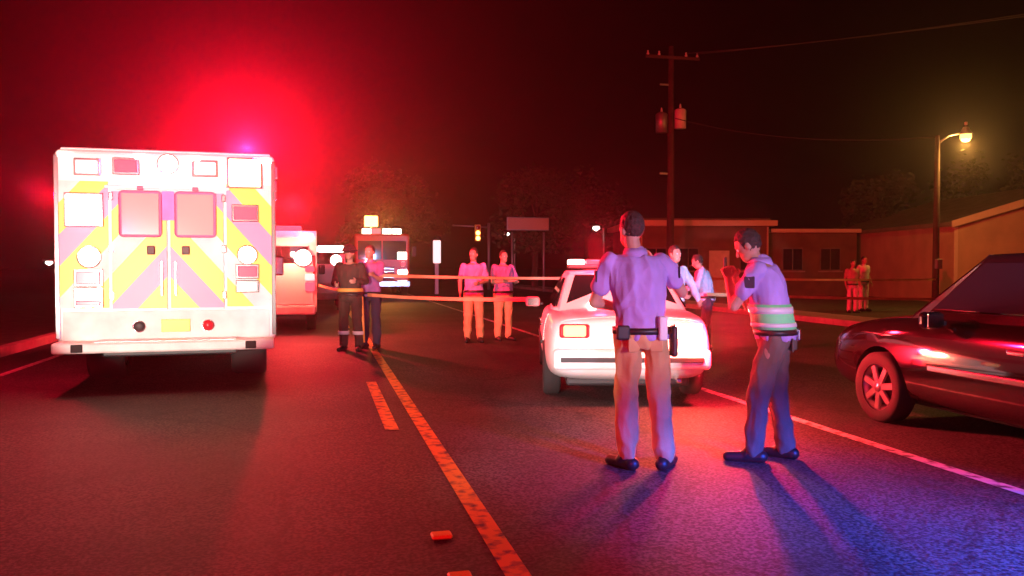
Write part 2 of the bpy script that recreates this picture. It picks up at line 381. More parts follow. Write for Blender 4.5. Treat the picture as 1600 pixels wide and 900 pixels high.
def quad_pane(name, pts, m, parent, th=.008, inset=.0):
    P = [Vector(p) for p in pts]; c = sum(P, Vector())/len(P)
    nrm = (P[1]-P[0]).cross(P[2]-P[0]).normalized()
    if nrm.dot(c-Vector((0, 2.2, 1.1))) < 0: nrm = -nrm
    P = [c+(p-c)*(1-inset) for p in P]
    n = len(P); v = [p+nrm*th for p in P]+[p-nrm*.01 for p in P]
    f = [tuple(range(n)), tuple(range(n, 2*n))]+[(i, (i+1) % n, n+(i+1) % n, n+i) for i in range(n)]
    return raw(name, v, f, m, parent)
def sedan(name, loc, rz, paint, label, cat, police=False, cabin=(.78, 1.42, 2.62, 3.50, 1.44), lift=0.):
    t = empty(name, loc, rz); tag(t, label, cat)
    st = [(0, .74, .46, .86), (.06, .84, .34, .93), (.25, .89, .26, .97), (.7, .91, .21, 1.0), (1.3, .915, .2, .99), (2.2, .92, .2, .96),
          (3.2, .915, .2, .955), (3.6, .91, .2, .95), (4.1, .90, .21, .90), (4.5, .86, .23, .83), (4.75, .79, .28, .74), (4.85, .68, .38, .64)]
    st = [(y, w, zb, zt+lift) for y, w, zb, zt in st]
    wy = (1.02, 3.88); wr = .325
    body = car_body(t, paint, 4.85, st, wy, wr, .93)
    for y in wy:
        for s in (-1, 1): wheel(t, (s*.815, y, wr), wr, .2, s, 'alloy', 7 if not police else 9)
    # cabin: loft with planar sides
    rb, rr, fr, fb = cabin[:4]
    hw0, hw1, z0, z1 = .80, .60, .96+lift, cabin[4]
    sec = [(rb, hw0*.95, z0), (rr, hw1, z1-.03), ((rr+fr)/2, hw1*1.02, z1+.01), (fr, hw1, z1-.02), (fb, hw0*.95, z0)]
    v = []; f = []
    for (y, w, z) in sec: v += [(-w, y, z), (-w*.5, y, z+.012), (0, y, z+.016), (w*.5, y, z+.012), (w, y, z)]
    base = len(v)
    for (y, w, z) in ((rb, hw0*.95, .9), (rr, hw0, .9), ((rr+fr)/2, hw0*1.01, .9), (fr, hw0, .9), (fb, hw0*.95, .9)): v += [(-w, y, z), (w, y, z)]
    for i in range(4):
        for k in range(4): f.append((i*5+k, i*5+k+1, (i+1)*5+k+1, (i+1)*5+k))
        f.append((i*5, (i+1)*5, base+(i+1)*2, base+i*2)); f.append((i*5+4, (i+1)*5+4, base+(i+1)*2+1, base+i*2+1))
    f.append((0, 1, 2, 3, 4, base+1, base)); f.append((20, 21, 22, 23, 24, base+9, base+8))
    cab = raw('cabin', v, f, paint, t)
    bv = cab.modifiers.new('b', 'BEVEL'); bv.width = .035; bv.segments = 3; bv.limit_method = 'ANGLE'; bv.angle_limit = R(25)
    lerp = lambda a, b, u: a+(b-a)*u
    def sp(u, y, s):   # point on cabin side, u = 0 bottom 1 top
        return (s*(lerp(hw0, hw1, u)+.003), y, lerp(.975+lift, z1-.02, u))
    quad_pane('rear_window', [(-.66, rb+.10, 1.015+lift), (.66, rb+.10, 1.015+lift), (.52, rr-.05, z1-.05), (-.52, rr-.05, z1-.05)], 'glass', t, .012)
    quad_pane('windshield', [(-.70, fb-.06, .99+lift), (.70, fb-.06, .99+lift), (.54, fr+.04, z1-.03), (-.54, fr+.04, z1-.03)], 'glass', t, .012)
    for s in (-1, 1):
        quad_pane('side_window', [sp(.10, max(1.12, rb+.3) if police else .95, s), sp(.10, 1.98, s), sp(.86, 1.98, s), sp(.86, 1.55 if police else 1.0, s)], 'glass', t, .01)
        quad_pane('side_window', [sp(.10, 2.06, s), sp(.10, fb-.32, s), sp(.86, fr-.02, s), sp(.86, 2.06, s)], 'glass', t, .01)
        for (a, b) in ((1.30, 2.10), (2.11, 3.22)):
            d = panel_from(body, 'door', lambda c, n: a < c.y < b and c.x*s > .7 and .30 < c.z < .93+lift and n.x*s > .3, paint, t, .006,
                           [((0, a, 0), (0, 1, 0)), ((0, b, 0), (0, 1, 0)), ((0, 0, .30), (0, 0, 1)), ((0, 0, .93+lift), (0, 0, 1))])
            if d:
                box('door_handle', (s*.925, a+.17, .80), (.03, .17, .035), 'chrome', d, .01)
                box('side_moulding', (s*.928, (a+b)/2, .585), (.022, b-a-.05, .05), 'chrome' if not police else 'dark_plastic', d, .008)
        m_ = box('side_mirror', (s*1.02, 3.05, 1.0), (.2, .1, .14), paint, t, .04, 3)
        box('mirror_glass', (s*1.02, 2.996, 1.0), (.15, .006, .10), 'chrome', m_)
        box('mirror_stalk', (s*.91, 3.07, .97), (.08, .05, .04), 'dark_plastic', m_, .01)
        box('headlight', (s*.60, 4.70, .66), (.30, .16, .13), 'white_paint' if not police else 'chrome', t, .04, 3, ('Z', -s*22))
        tl = box('tail_light', (s*.60, .015, .815), (.32, .07, .15), 'red_lens', t, .03, 3)
        if police:
            box('lit_bulb', (s*.60, -.03, .82), (.28 if s > 0 else .24, .04, .16 if s > 0 else .12), 'tail_lamp_lit' if s > 0 else 'tail_lamp_dim', tl, .02, 2)
    panel_from(body, 'trunk_lid', lambda c, n: .10 < c.y < .74 and abs(c.x) < .74 and n.z > .5, paint, t, .006,
               [((0, .10, 0), (0, 1, 0)), ((0, .74, 0), (0, 1, 0)), ((.74, 0, 0), (1, 0, 0)), ((-.74, 0, 0), (1, 0, 0))])
    panel_from(body, 'hood', lambda c, n: 3.58 < c.y < 4.62 and abs(c.x) < .72 and n.z > .5, paint, t, .006,
               [((0, 3.58, 0), (0, 1, 0)), ((0, 4.62, 0), (0, 1, 0)), ((.72, 0, 0), (1, 0, 0)), ((-.72, 0, 0), (1, 0, 0))])
    box('front_grille', (0, 4.82, .58), (.8, .06, .16), 'dark_plastic', t, .02)
    bp = box('rear_bumper', (0, -.02, .52), (1.66, .16, .22), paint, t, .05, 3)
    box('bumper_strip', (0, -.107, .52), (1.5, .016, .05), 'dark_plastic', bp, .006)
    pl = box('licence_plate', (0, -.02, .80), (.31, .05, .15), 'white_paint', t, .008)
    box('exhaust_pipe', (.5, .05, .30), (.07, .2, .06), 'chrome', t, .02)
    box('underbody', (0, 2.4, .24), (1.35, 4.2, .10), 'dark_plastic', t, .03)
    tube('aerial', [(.3, 1.0, 1.0), (.3, .92, 1.55)], .005, 'dark_plastic', t, 6)
    if police:
        lb = box('light_bar', (0, 2.0, 1.50), (1.16, .26, .05), 'dark_plastic', t, .015)
        for k, (x, mm) in enumerate(((-.47, 'white_lamp_lit'), (-.24, 'red_lens_lit'), (0, 'pink_lamp_lit'), (.24, 'red_lens_lit'), (.47, 'red_lens_lit'))):
            box('bar_lens', (x, 2.0, 1.555), (.21, .24, .07), mm, lb, .018)
        box('deck_light', (-.35, .86, 1.06), (.10, .05, .05), 'white_lamp_lit', t, .01)
        box('trunk_seam', (0, .05, .70), (1.3, .02, .012), 'dark_plastic', t)
        lamp('tail_glow', 'POINT', (.64, -.2, .84), 110, (1, .26, .12), .05, parent=t)
        lamp('tail_glow', 'POINT', (.95, -.22, .85), 480, (1, .01, .03), .05, parent=t)
        lamp('bar_glow', 'POINT', (-.2, 1.6, 1.75), 220, (1, .01, .03), .08, parent=t)
    return t
sedan('patrol_car', (3.08, 7.95, 0), -14, 'white_paint', 'white patrol sedan seen from behind, bright tail light on, red light bar on roof', 'police car', True).scale = (.96, .96, .96)
sedan('parked_car', (5.93, 2.85, 0), 0, 'black_paint', 'dark glossy sport utility car parked at the right roadside, cut off by the frame', 'car', False, (.12, .42, 2.92, 3.62, 1.56), .05)

def van(name, loc, rz, label, cat, w, l, h, top_white):
    t = empty(name, loc, rz); tag(t, label, cat)
    prism('body', [(0, .45), (l, .45), (l, .95), (l-.75, 1.12), (l-1.5, h-.08), (l-1.8, h), (.12, h), (.02, h-.15), (0, 1.2)], -w/2, w/2, 'white_paint', t, 'X')
    box('red_panel', (0, -.006, 1.42), (w-.06, .012, .5), 'red_paint', t, .004, 1)
    for s in (-1, 1):
        box('rear_door', (s*w*.235, -.014, 1.12), (w*.46, .012, 1.0), 'white_paint', t, .004, 1)
        wd = box('rear_window', (s*w*.235, -.024, 1.68), (w*.36, .012, .36), 'glass', t, .004, 1)
        box('door_handle', (s*.1, -.035, 1.1), (.05, .03, .14), 'dark_plastic', t, .008)
        for q, (z, hh, mm) in enumerate(((1.0, .18, 'red_lens_lit'), (1.2, .14, 'pink_lamp_lit'), (1.38, .12, 'red_lens_lit'))):
            box('tail_light', (s*(w/2-.14), -.03, z), (.2, .05, hh), mm, t, .015)
        box('top_light', (s*(w/2-.2), -.02, h-.12), (.26, .06, .12), 'white_lamp_lit' if top_white else 'red_lens_lit', t, .02)
        disc_lamp('scene_light', (s*(w/2-.28), -.02, 1.62 if s > 0 else 1.9), .17, 'white_lamp_lit', t, .06)
        wheel(t, (s*(w/2-.13), .95, .35), .35, .22, s); wheel(t, (s*(w/2-.13), l-.95, .35), .35, .22, s)
        box('side_mirror', (s*(w/2+.12), l-1.6, 1.35), (.16, .09, .25), 'dark_plastic', t, .03)
        raw('cab_window', [(s*(w/2+.004), l-2.1, 1.2), (s*(w/2+.004), l-1.0, 1.2), (s*(w/2+.004), l-1.6, h-.2), (s*(w/2+.004), l-2.1, h-.2)], [(0, 1, 2, 3)], 'glass', t)
    box('rear_bumper', (0, -.1, .5), (w*.98, .2, .2), 'dirty_white', t, .04)
    box('licence_plate', (0, -.03, .78), (.3, .02, .14), 'yellow_reflective', t, .004, 1)
    lb = box('light_bar', (0, .5, h+.06), (w*.7, .26, .12), 'red_lens_lit', t, .03)
    return t
v2 = van('emergency_van', (-1.12, 18.45, 0), 0, 'red and white emergency van with lit lamps just ahead of the ambulance', 'van', 2.1, 5.4, 2.2, True)
lamp('van_glow', 'POINT', (.55, -.5, 1.7), 110, (1, .22, .12), .06, parent=v2)
lamp('van_bar_glow', 'POINT', (.6, .3, 2.75), 2000, (1, .01, .03), .08, parent=v2)
v3 = van('white_van', (-.2, 26.7, 0), 0, 'far white van behind the firefighter, blinding white light bar on roof', 'van', 1.95, 5.0, 1.82, False)
box('white_bar_light', (.55, .35, 1.98), (.84, .2, .2), 'white_lamp_lit', v3, .05)

# fire engine facing the camera
def engine():
    t = empty('fire_engine', (2.77, 38.3, 0), 180)
    tag(t, 'distant red fire engine facing the camera with a cluster of lit lamps', 'fire engine')
    box('cab', (0, -1.2, 1.75), (2.5, 2.4, 2.3), 'red_paint', t, .1, 3)
    box('body', (0, -5, 1.7), (2.45, 5.1, 2.3), 'red_paint', t, .04)
    box('front_bumper', (0, .25, .62), (2.5, .5, .32), 'chrome', t, .05)
    g = box('front_grille', (0, .02, 1.1), (1.1, .06, .6), 'dark_plastic', t, .02)
    for k in range(4): box('grille_bar', (0, .06, .9+k*.14), (1.04, .03, .04), 'chrome', g, .008)
    for s in (-1, 1):
        box('windshield', (s*.56, .012, 2.15), (1.05, .03, .85), 'glass', t, .01)
        box('headlight_bezel', (s*.92, .03, 1.15), (.46, .06, .32), 'chrome', t, .02)
        for q in (-.11, .11): disc_lamp('headlight', (s*.92+q, .07, 1.15), .13, 'white_lamp_lit', t, .03, None, 'Y', 1)
        disc_lamp('warning_lamp', (s*.95, .03, 1.52), .10, 'red_lens_lit', t, .04, 'chrome', 'Y', 1)
        box('side_mirror', (s*1.45, .05, 2.1), (.22, .1, .5), 'dark_plastic', t, .04)
        wheel(t, (s*1.05, -.9, .5), .5, .3, s); wheel(t, (s*1.05, -6, .5), .5, .3, s)
    lb = box('light_bar', (0, -.6, 3.0), (1.8, .4, .2), 'dark_plastic', t, .04)
    for x, mm in ((-.7, 'white_lamp_lit'), (-.25, 'white_lamp_lit'), (.25, 'red_lens_lit'), (.68, 'white_lamp_lit')):
        box('bar_lens', (x, -.36, 3.0), (.4, .06, .3), mm, lb, .02)
    md = tube('light_mast', [(.45, -.8, 2.9), (.45, -.8, 3.4)], .04, 'chrome', t, 8)
    box('mast_floodlight', (.45, -.72, 3.5), (.62, .16, .5), 'amber_lamp_lit', t, .04)
    box('scene_floodlight', (-.9, .05, 1.9), (.42, .12, .34), 'white_lamp_lit', t, .03)
    lamp('engine_beam', 'SPOT', (.2, .5, 3.3), 1100, (1, .34, .06), .2, (-2.0, 28, -1), 60, .6, parent=t)
engine()

# ------------------------------------------------------------------ people
def cap_mesh(bm, a, b, ra, rb, n=12):
    a = Vector(a); b = Vector(b); d = b-a
    if d.length < 1e-5: d = Vector((0, 0, 1e-4))
    u, w = frame_of(d); d = d.normalized(); rings = []
    for i in range(4):
        t = math.pi/2*(1-i/3.0); rings.append((a-d*ra*math.sin(t), max(ra*math.cos(t), .001)))
    for i in range(4):
        t = math.pi/2*(i/3.0); rings.append((b+d*rb*math.sin(t), max(rb*math.cos(t), .001)))
    vs = [[bm.verts.new(p+(u*math.cos(2*math.pi*k/n)+w*math.sin(2*math.pi*k/n))*r) for k in range(n)] for p, r in rings]
    for i in range(len(vs)-1):
        for k in range(n): bm.faces.new((vs[i][k], vs[i][(k+1) % n], vs[i+1][(k+1) % n], vs[i+1][k]))
    bm.faces.new(vs[0]); bm.faces.new(vs[-1])
def loft_mesh(bm, rings, n=20):
    vs = [[bm.verts.new((c[0]+rx*math.cos(2*math.pi*k/n), c[1]+ry*math.sin(2*math.pi*k/n), c[2])) for k in range(n)] for c, rx, ry in rings]
    for i in range(len(vs)-1):
        for k in range(n): bm.faces.new((vs[i][k], vs[i][(k+1) % n], vs[i+1][(k+1) % n], vs[i+1][k]))
    bm.faces.new(vs[0]); bm.faces.new(vs[-1])
def ell(bm, c, r, rot=None):
    m = Matrix.Translation(c) @ (rot.to_4x4() if rot else Matrix.Identity(4)) @ Matrix.Diagonal((*r, 1))
    bmesh.ops.create_uvsphere(bm, u_segments=18, v_segments=12, radius=1, matrix=m)
def remesh(name, bm, vox, m, parent, sc, smooth=4, fold=0., fscale=9., seed=0):
    bmesh.ops.recalc_face_normals(bm, faces=bm.faces[:])
    me = bpy.data.meshes.new('tmp'); bm.to_mesh(me); bm.free()
    o = bpy.data.objects.new('tmp', me); C.objects.link(o)
    r = o.modifiers.new('r', 'REMESH'); r.mode = 'VOXEL'; r.voxel_size = vox
    s = o.modifiers.new('s', 'SMOOTH'); s.factor = .5; s.iterations = smooth
    out = evaluated(o, name); bpy.data.objects.remove(o)
    if fold:
        off = Vector((seed*3.7, seed, 0))
        nn = [v.normal.copy() for v in out.vertices]
        for v, q in zip(out.vertices, nn):
            p = Vector((v.co.x, v.co.y, v.co.z*.55))*fscale+off
            v.co += q*fold*(1.1-2.4*abs(noise.noise(p))-1.0*abs(noise.noise(p*1.9+Vector((5, 1, 2)))))
    for v in out.vertices: v.co *= sc
    for p in out.polygons: p.use_smooth = True
    out.materials.clear()
    return link(name, out, m, parent)
BASE = dict(pelvis=(0, 0, .95), neck=(0, 0, 1.52), head=(0, .03, 1.675),
            shR=(.185, 0, 1.455), elR=(.25, -.03, 1.17), wrR=(.27, .07, .93), shL=(-.185, 0, 1.455), elL=(-.25, -.03, 1.17), wrL=(-.27, .07, .93),
            hipR=(.095, 0, .93), knR=(.11, .02, .50), anR=(.12, -.01, .085), hipL=(-.095, 0, .93), knL=(-.11, .02, .50), anL=(-.12, -.01, .085),
            toeR=(.03, .19), toeL=(-.03, .19), turn=0., nod=0.)
def person(label, loc, rz, height, pose, shirt, trousers, shoe='leather', sleeve=.62, group=None, vox=.008, hair='hair_dark', extra=None, seed=0, bulk=1.0, helmet=None):
    J = dict(BASE); J.update(pose)
    V = {k: (Vector(v) if isinstance(v, tuple) and len(v) == 3 else v) for k, v in J.items()}
    sc = height/1.8
    t = empty('person', loc, rz); tag(t, label, 'person', group)
    def spine(z):
        u = (z-.95)/(1.52-.95); return V['pelvis'].lerp(V['neck'], u) if u > 0 else Vector((V['pelvis'].x, V['pelvis'].y, V['pelvis'].z+z-.95))
    prof = [(.86, .13, .10), (.92, .165, .12), (.98, .168, .12), (1.08, .150, .108), (1.2, .160, .115), (1.32, .178, .122), (1.41, .184, .114), (1.46, .165, .098), (1.49, .115, .08), (1.52, .068, .062)]
    def torso(bm, add, z0, z1):
        rs = [(spine(z), rx*bulk+add, ry*bulk+add) for z, rx, ry in prof if z0 <= z <= z1]; loft_mesh(bm, rs)
    def arm(bm, s, add, frac=1.0, hand=False):
        a, e, w = V['sh'+s], V['el'+s], V['wr'+s]
        if frac < 1:
            m = a.lerp(e, frac); cap_mesh(bm, a, m, .050*bulk+add, .046*bulk+add); return
        cap_mesh(bm, a, e, .052*bulk+add, .041+add); cap_mesh(bm, e, w, .043+add, .029+add)
    def hand(bm, s):
        e, w = V['el'+s], V['wr'+s]; d = (w-e).normalized(); sg = 1 if s == 'R' else -1
        nrm = Vector((-sg, .35, 0)); nrm = (nrm-d*nrm.dot(d)).normalized(); side = d.cross(nrm)*sg
        for q in (-.026, -.008, .010, .027): cap_mesh(bm, w+d*.012+side*q*.6, w+d*.085+side*q, .014, .0125, 8)
        for q, ln in zip((-.031, -.010, .011, .031), (.056, .07, .075, .064)):
            p0 = w+d*.088+side*q; p1 = p0+(d*.9+nrm*.35).normalized()*ln*.5; p2 = p1+(d*.45+nrm*.9).normalized()*ln*.5
            cap_mesh(bm, p0, p1, .0095, .009, 8); cap_mesh(bm, p1, p2, .009, .0078, 8)
        p0 = w+d*.03+side*.028; p1 = p0+(d*.6+side*.7).normalized()*.04; p2 = p1+(d*.9+nrm*.3+side*.1).normalized()*.03
        cap_mesh(bm, p0, p1, .013, .011, 8); cap_mesh(bm, p1, p2, .011, .009, 8)
    rot = Matrix.Rotation(R(V['turn']), 3, 'Z') @ Matrix.Rotation(R(-V['nod']), 3, 'X')
    H = V['head']
    hp = lambda x, y, z: H+rot @ Vector((x, y, z))
    bm = bmesh.new()
    torso(bm, 0, .86, 1.52)
    cap_mesh(bm, V['neck']-Vector((0, 0, .04)), H-Vector((0, .02, .06)), .058, .054)
    ell(bm, hp(0, 0, .02), (.073, .092, .105), rot); ell(bm, hp(0, .035, -.055), (.055, .06, .06), rot)
    cap_mesh(bm, hp(0, .088, .012), hp(0, .107, -.018), .010, .015, 8)
    cap_mesh(bm, hp(-.025, .082, .036), hp(.025, .082, .036), .012, .012, 8); cap_mesh(bm, hp(-.022, .083, -.052), hp(.022, .083, -.052), .009, .009, 8)
    for s in (-1, 1): ell(bm, hp(s*.076, -.005, .0), (.012, .022, .034), rot)
    for s in 'RL':
        arm(bm, s, 0); hand(bm, s)
        cap_mesh(bm, V['hip'+s], V['kn'+s], .082*bulk, .055); cap_mesh(bm, V['kn'+s]-Vector((0, 0, .06)), V['an'+s], .056, .036)
        cap_mesh(bm, V['an'+s]+Vector((0, 0, -.03)), V['an'+s]+Vector((*V['toe'+s], -.045))*1.0, .04, .034)
    remesh('body', bm, vox, 'skin', t, sc, 3)
    bm = bmesh.new(); torso(bm, .020, .92, 1.49)
    for s in 'RL': arm(bm, s, .014, sleeve)
    if sleeve >= 1: pass
    cap_mesh(bm, V['neck']-Vector((0, 0, .06)), V['neck']-Vector((0, 0, .022)), .085, .070)
    sh = remesh('shirt', bm, vox*1.15, shirt, t, sc, 3, .014, 8, seed)
    bm = bmesh.new(); torso(bm, .014, .86, .98)
    for s in 'RL':
        cap_mesh(bm, V['hip'+s]+Vector((0, 0, .01)), V['kn'+s], .096*bulk, .076); cap_mesh(bm, V['kn'+s], V['an'+s]+Vector((0, .005, .035)), .076, .066)
        cap_mesh(bm, V['an'+s]+Vector((0, .01, .05)), V['an'+s]+Vector((0, .015, .015)), .068, .062)
    remesh('trousers', bm, vox*1.15, trousers, t, sc, 3, .015, 7.5, seed+5)
    for s in 'RL':
        bm = bmesh.new(); a = V['an'+s]; tx, ty = V['toe'+s]
        loft = [(a+Vector((0, 0, .02)), .05, .055)]
        cap_mesh(bm, a+Vector((-tx*.25, -ty*.25, -.035)), a+Vector((tx, ty, -.047)), .05, .038); cap_mesh(bm, a+Vector((0, 0, .03)), a+Vector((tx*.3, ty*.3, -.03)), .05, .05)
        for v in bm.verts: v.co.z = max(v.co.z, a.z-.083)
        so = remesh('shoe', bm, vox, shoe, t, sc, 2)
    # hair
    bm = bmesh.new(); ell(bm, hp(0, -.012, .035), (.081, .098, .104), rot)
    for v in bm.verts:
        q = rot.transposed() @ (v.co-H)
        if q.y > .03 and q.z < .085: v.co -= rot @ Vector((0, (q.y-.03)*1.0, 0))
        if q.z < -.045: v.co += rot @ Vector((0, 0, (-.045-q.z)*.8))
    if helmet:
        hm = bmesh.new(); ell(hm, hp(0, -.01, .07), (.115, .14, .095), rot); ell(hm, hp(0, -.02, .05), (.15, .20, .018), rot)
        remesh('helmet', hm, vox, helmet, t, sc, 2); bm.free()
    else: remesh('hair', bm, vox, hair, t, sc, 2, .006, 40)
    for s in (-1, 1):
        bm = bmesh.new(); ell(bm, hp(s*.030, .079, .014)*sc, (.011*sc,)*3); frombm('eye', bm, 'eye_white', t, True)
    # belt
    def band(name, z0, z1, add, m, parent=t, n=28):
        rings = []
        import bisect
        def rad(z):
            for i in range(len(prof)-1):
                if prof[i][0] <= z <= prof[i+1][0]:
                    u = (z-prof[i][0])/(prof[i+1][0]-prof[i][0]); return tuple((prof[i][j]*(1-u)+prof[i+1][j]*u)*bulk+add for j in (1, 2))
        pts = []
        for z, ex in ((z0, 0), (z0, .008), (z1, .008), (z1, 0)):
            rx, ry = rad(z); rings.append((spine(z)*sc, (rx+ex)*sc, (ry+ex)*sc))
        v = []; f = []
        for c, rx, ry in rings:
            for k in range(n): a = 2*math.pi*k/n; v.append((c.x+rx*math.cos(a), c.y+ry*math.sin(a), c.z))
        for i in range(4):
            for k in range(n): f.append((i*n+k, i*n+(k+1) % n, ((i+1) % 4)*n+(k+1) % n, ((i+1) % 4)*n+k))
        return raw(name, v, f, m, parent, True)
    t_band = band
    band('belt', .955, 1.0, .029, 'leather')
    if extra: extra(t, sc, V, band, spine)
    return t
P = lambda a, b, c: (a, b, c)
def pocket_and_collar(t, sc, V):
    q = V['pelvis']
    for s in (-1, 1): box('back_pocket', ((q.x+s*.078)*sc, (q.y-.126)*sc, .885*sc), (.085, .012, .10), 'khaki_cloth' if V['turn'] else 'grey_cloth', t, .005, 2, ('Z', s*-14))
    n_ = V['neck']*sc
    lathe('collar', [(-.035, .092), (.0, .080), (.03, .071), (.033, .075), (-.002, .088), (-.045, .104), (-.035, .092)], 'lilac_cloth', t, (n_.x, n_.y+.006, n_.z-.005), 'Z', 24)
    for s, k in ((1, 'R'), (-1, 'L')):
        a = V['sh'+k].lerp(V['el'+k], .35)*sc; box('shoulder_patch', (a.x+s*.062, a.y-.012, a.z), (.012, .075, .085), 'navy_cloth', t, .005, 1)
def man1(t, sc, V, band, spine):
    p = spine(1.0)
    box('belt_radio', ((p.x+.12)*sc, (p.y-.15)*sc, 1.0*sc), (.06, .045, .17), 'silver_tape', t, .012)
    box('holster', ((p.x+.225)*sc, (p.y-.02)*sc, .90*sc), (.05, .10, .22), 'leather', t, .02)
    pocket_and_collar(t, sc, V)
    box('belt_pouch', ((p.x-.15)*sc, (p.y-.13)*sc, .97*sc), (.09, .04, .10), 'leather', t, .012)
person('man with back turned in lilac shirt and khaki trousers in front of patrol car', (2.23, 5.53, 0), -10, 1.83,
       dict(pelvis=P(-.01, 0, .95), neck=P(-.05, .03, 1.52), head=P(-.075, .06, 1.67), turn=25, nod=4,
            shR=P(.14, .02, 1.455), shL=P(-.235, .02, 1.45), elR=P(.30, .10, 1.24), wrR=P(.14, .26, 1.46),
            elL=P(-.33, .06, 1.17), wrL=P(-.12, .24, 1.12),
            hipR=P(.085, 0, .93), hipL=P(-.10, 0, .93), knR=P(.12, .03, .5), anR=P(.15, -.02, .085), knL=P(-.11, .03, .5), anL=P(-.105, -.01, .085),
            toeR=(.10, .16), toeL=(-.10, .15)),
       'lilac_cloth', 'khaki_cloth', vox=.0075, extra=man1, seed=1)
def man2(t, sc, V, band, spine):
    g = band('hi_vis_vest', 1.0, 1.19, .032, 'lime_vest')
    band('reflective_strip', 1.12, 1.17, .042, 'silver_tape', g)
    band('reflective_strip', 1.02, 1.05, .042, 'silver_tape', g)
    p = spine(.95); pocket_and_collar(t, sc, V)
    box('duty_holster', ((p.x+.20)*sc, (p.y-.02)*sc, .90*sc), (.06, .11, .20), 'leather', t, .02)
    box('belt_pouch', ((p.x+.12)*sc, (p.y+.13)*sc, .95*sc), (.09, .05, .10), 'leather', t, .012)
    box('handcuff_case', ((p.x+.13)*sc, (p.y-.14)*sc, .95*sc), (.07, .05, .09), 'chrome', t, .012)
    box('phone', (.03*sc, .35*sc, 1.46*sc), (.075, .012, .14), 'dark_plastic', t, .004, 1)
person('man with head bowed, lime reflective vest at the waist, beside the parked car', (3.25, 5.55, 0), 52, 1.78,
       dict(pelvis=P(0, -.03, .95), neck=P(0, .08, 1.50), head=P(0, .17, 1.61), turn=0, nod=32,
            shR=P(.185, .06, 1.44), shL=P(-.185, .08, 1.44), elR=P(.22, .20, 1.15), wrR=P(.08, .28, 1.37), elL=P(-.20, .24, 1.17), wrL=P(-.05, .31, 1.36),
            knR=P(.11, -.02, .5), anR=P(.12, -.10, .085), knL=P(-.10, .08, .5), anL=P(-.11, .10, .085), hipR=P(.095, -.03, .93), hipL=P(-.095, -.03, .93)),
       'lilac_cloth', 'grey_cloth', vox=.0075, extra=man2, seed=2)
def ff(t, sc, V, band, spine):
    band('reflective_trim', 1.02, 1.08, .05, 'orange_trim')
    for s in 'RL':
        a = V['kn'+s].lerp(V['an'+s], .45)*sc; bmx = lathe('leg_trim', [(-.03, .084), (-.03, .094), (.03, .096), (.03, .086)], 'silver_tape', t, a, 'Z', 18)
        a = V['hip'+s].lerp(V['kn'+s], .5)*sc
    o = tube('leg_stripe', [V['hipL']*sc+Vector((-.105, -.03, 0)), V['knL']*sc+Vector((-.09, -.02, 0)), V['anL']*sc+Vector((-.08, -.02, .06))], [.022, .024, .02], 'orange_trim', t, 8)
person('firefighter in dark bunker gear with bright leg stripe, left of the tape holder', (.50, 14.42, 0), 160, 1.78,
       dict(elR=P(.27, .05, 1.18), wrR=P(.18, .25, 1.15), elL=P(-.28, .04, 1.2), wrL=P(-.2, .26, 1.2), anL=P(-.16, .02, .085), knL=P(-.14, .04, .5)),
       'bunker_cloth', 'bunker_cloth', sleeve=1.0, vox=.011, extra=ff, seed=3, bulk=1.1, helmet='dark_plastic')
person('man in plum shirt and dark trousers holding up the barrier tape', (.86, 14.68, 0), 150, 1.80,
       dict(elL=P(-.24, .10, 1.2), wrL=P(-.20, .22, 1.26), elR=P(.26, .05, 1.17), wrR=P(.16, .24, 1.1), shL=P(-.185, .01, 1.455)),
       'plum_cloth', 'navy_cloth', sleeve=.62, vox=.011, seed=4)
person('man in lilac shirt and tan trousers behind the tape, left of the pair', (2.83, 15.47, 0), 172, 1.78,
       dict(elR=P(.26, -.02, 1.17), wrR=P(.26, .10, .94), elL=P(-.25, .05, 1.18), wrL=P(-.10, .24, 1.14), turn=-30),
       'lilac_cloth', 'tan_cloth', vox=.011, seed=6)
person('man with arms folded in plum shirt and bright tan trousers, right of the pair', (3.45, 15.7, 0), 195, 1.74,
       dict(elR=P(.27, .07, 1.18), wrR=P(-.10, .20, 1.20), elL=P(-.27, .07, 1.18), wrL=P(.10, .22, 1.24)),
       'plum_cloth', 'tan_cloth', vox=.011, seed=8, bulk=1.1)
person('man in pale blue shirt standing beyond the patrol car', (6.35, 12.9, 0), 60, 1.70,
       dict(neck=P(0, .10, 1.47), head=P(0, .17, 1.60), shR=P(.185, .09, 1.42), shL=P(-.185, .09, 1.42), elR=P(.26, .16, 1.16), wrR=P(.15, .36, 1.12), elL=P(-.26, .16, 1.16), wrL=P(-.15, .36, 1.12), nod=25),
       'pale_blue_cloth', 'navy_cloth', sleeve=1.0, vox=.010, seed=9)
person('man in pale blue shirt half hidden behind the man in khaki trousers', (4.78, 10.75, 0), 200, 1.72,
       dict(elL=P(-.34, .05, 1.22), wrL=P(-.30, .20, 1.02), elR=P(.26, .05, 1.18), wrR=P(.1, .25, 1.1)),
       'pale_blue_cloth', 'navy_cloth', sleeve=1.0, vox=.010, seed=10)
person('far bystander in tan shirt and pale trousers, left of two near street lamp', (15.89, 22.48, 0), 175, 1.62, {}, 'brown_cloth', 'cream_cloth', vox=.014, seed=11)
person('far bystander in cream shirt and pale trousers, right of two near street lamp', (16.9, 23.35, 0), 190, 1.74, {}, 'cream_cloth', 'cream_cloth', vox=.014, seed=12)

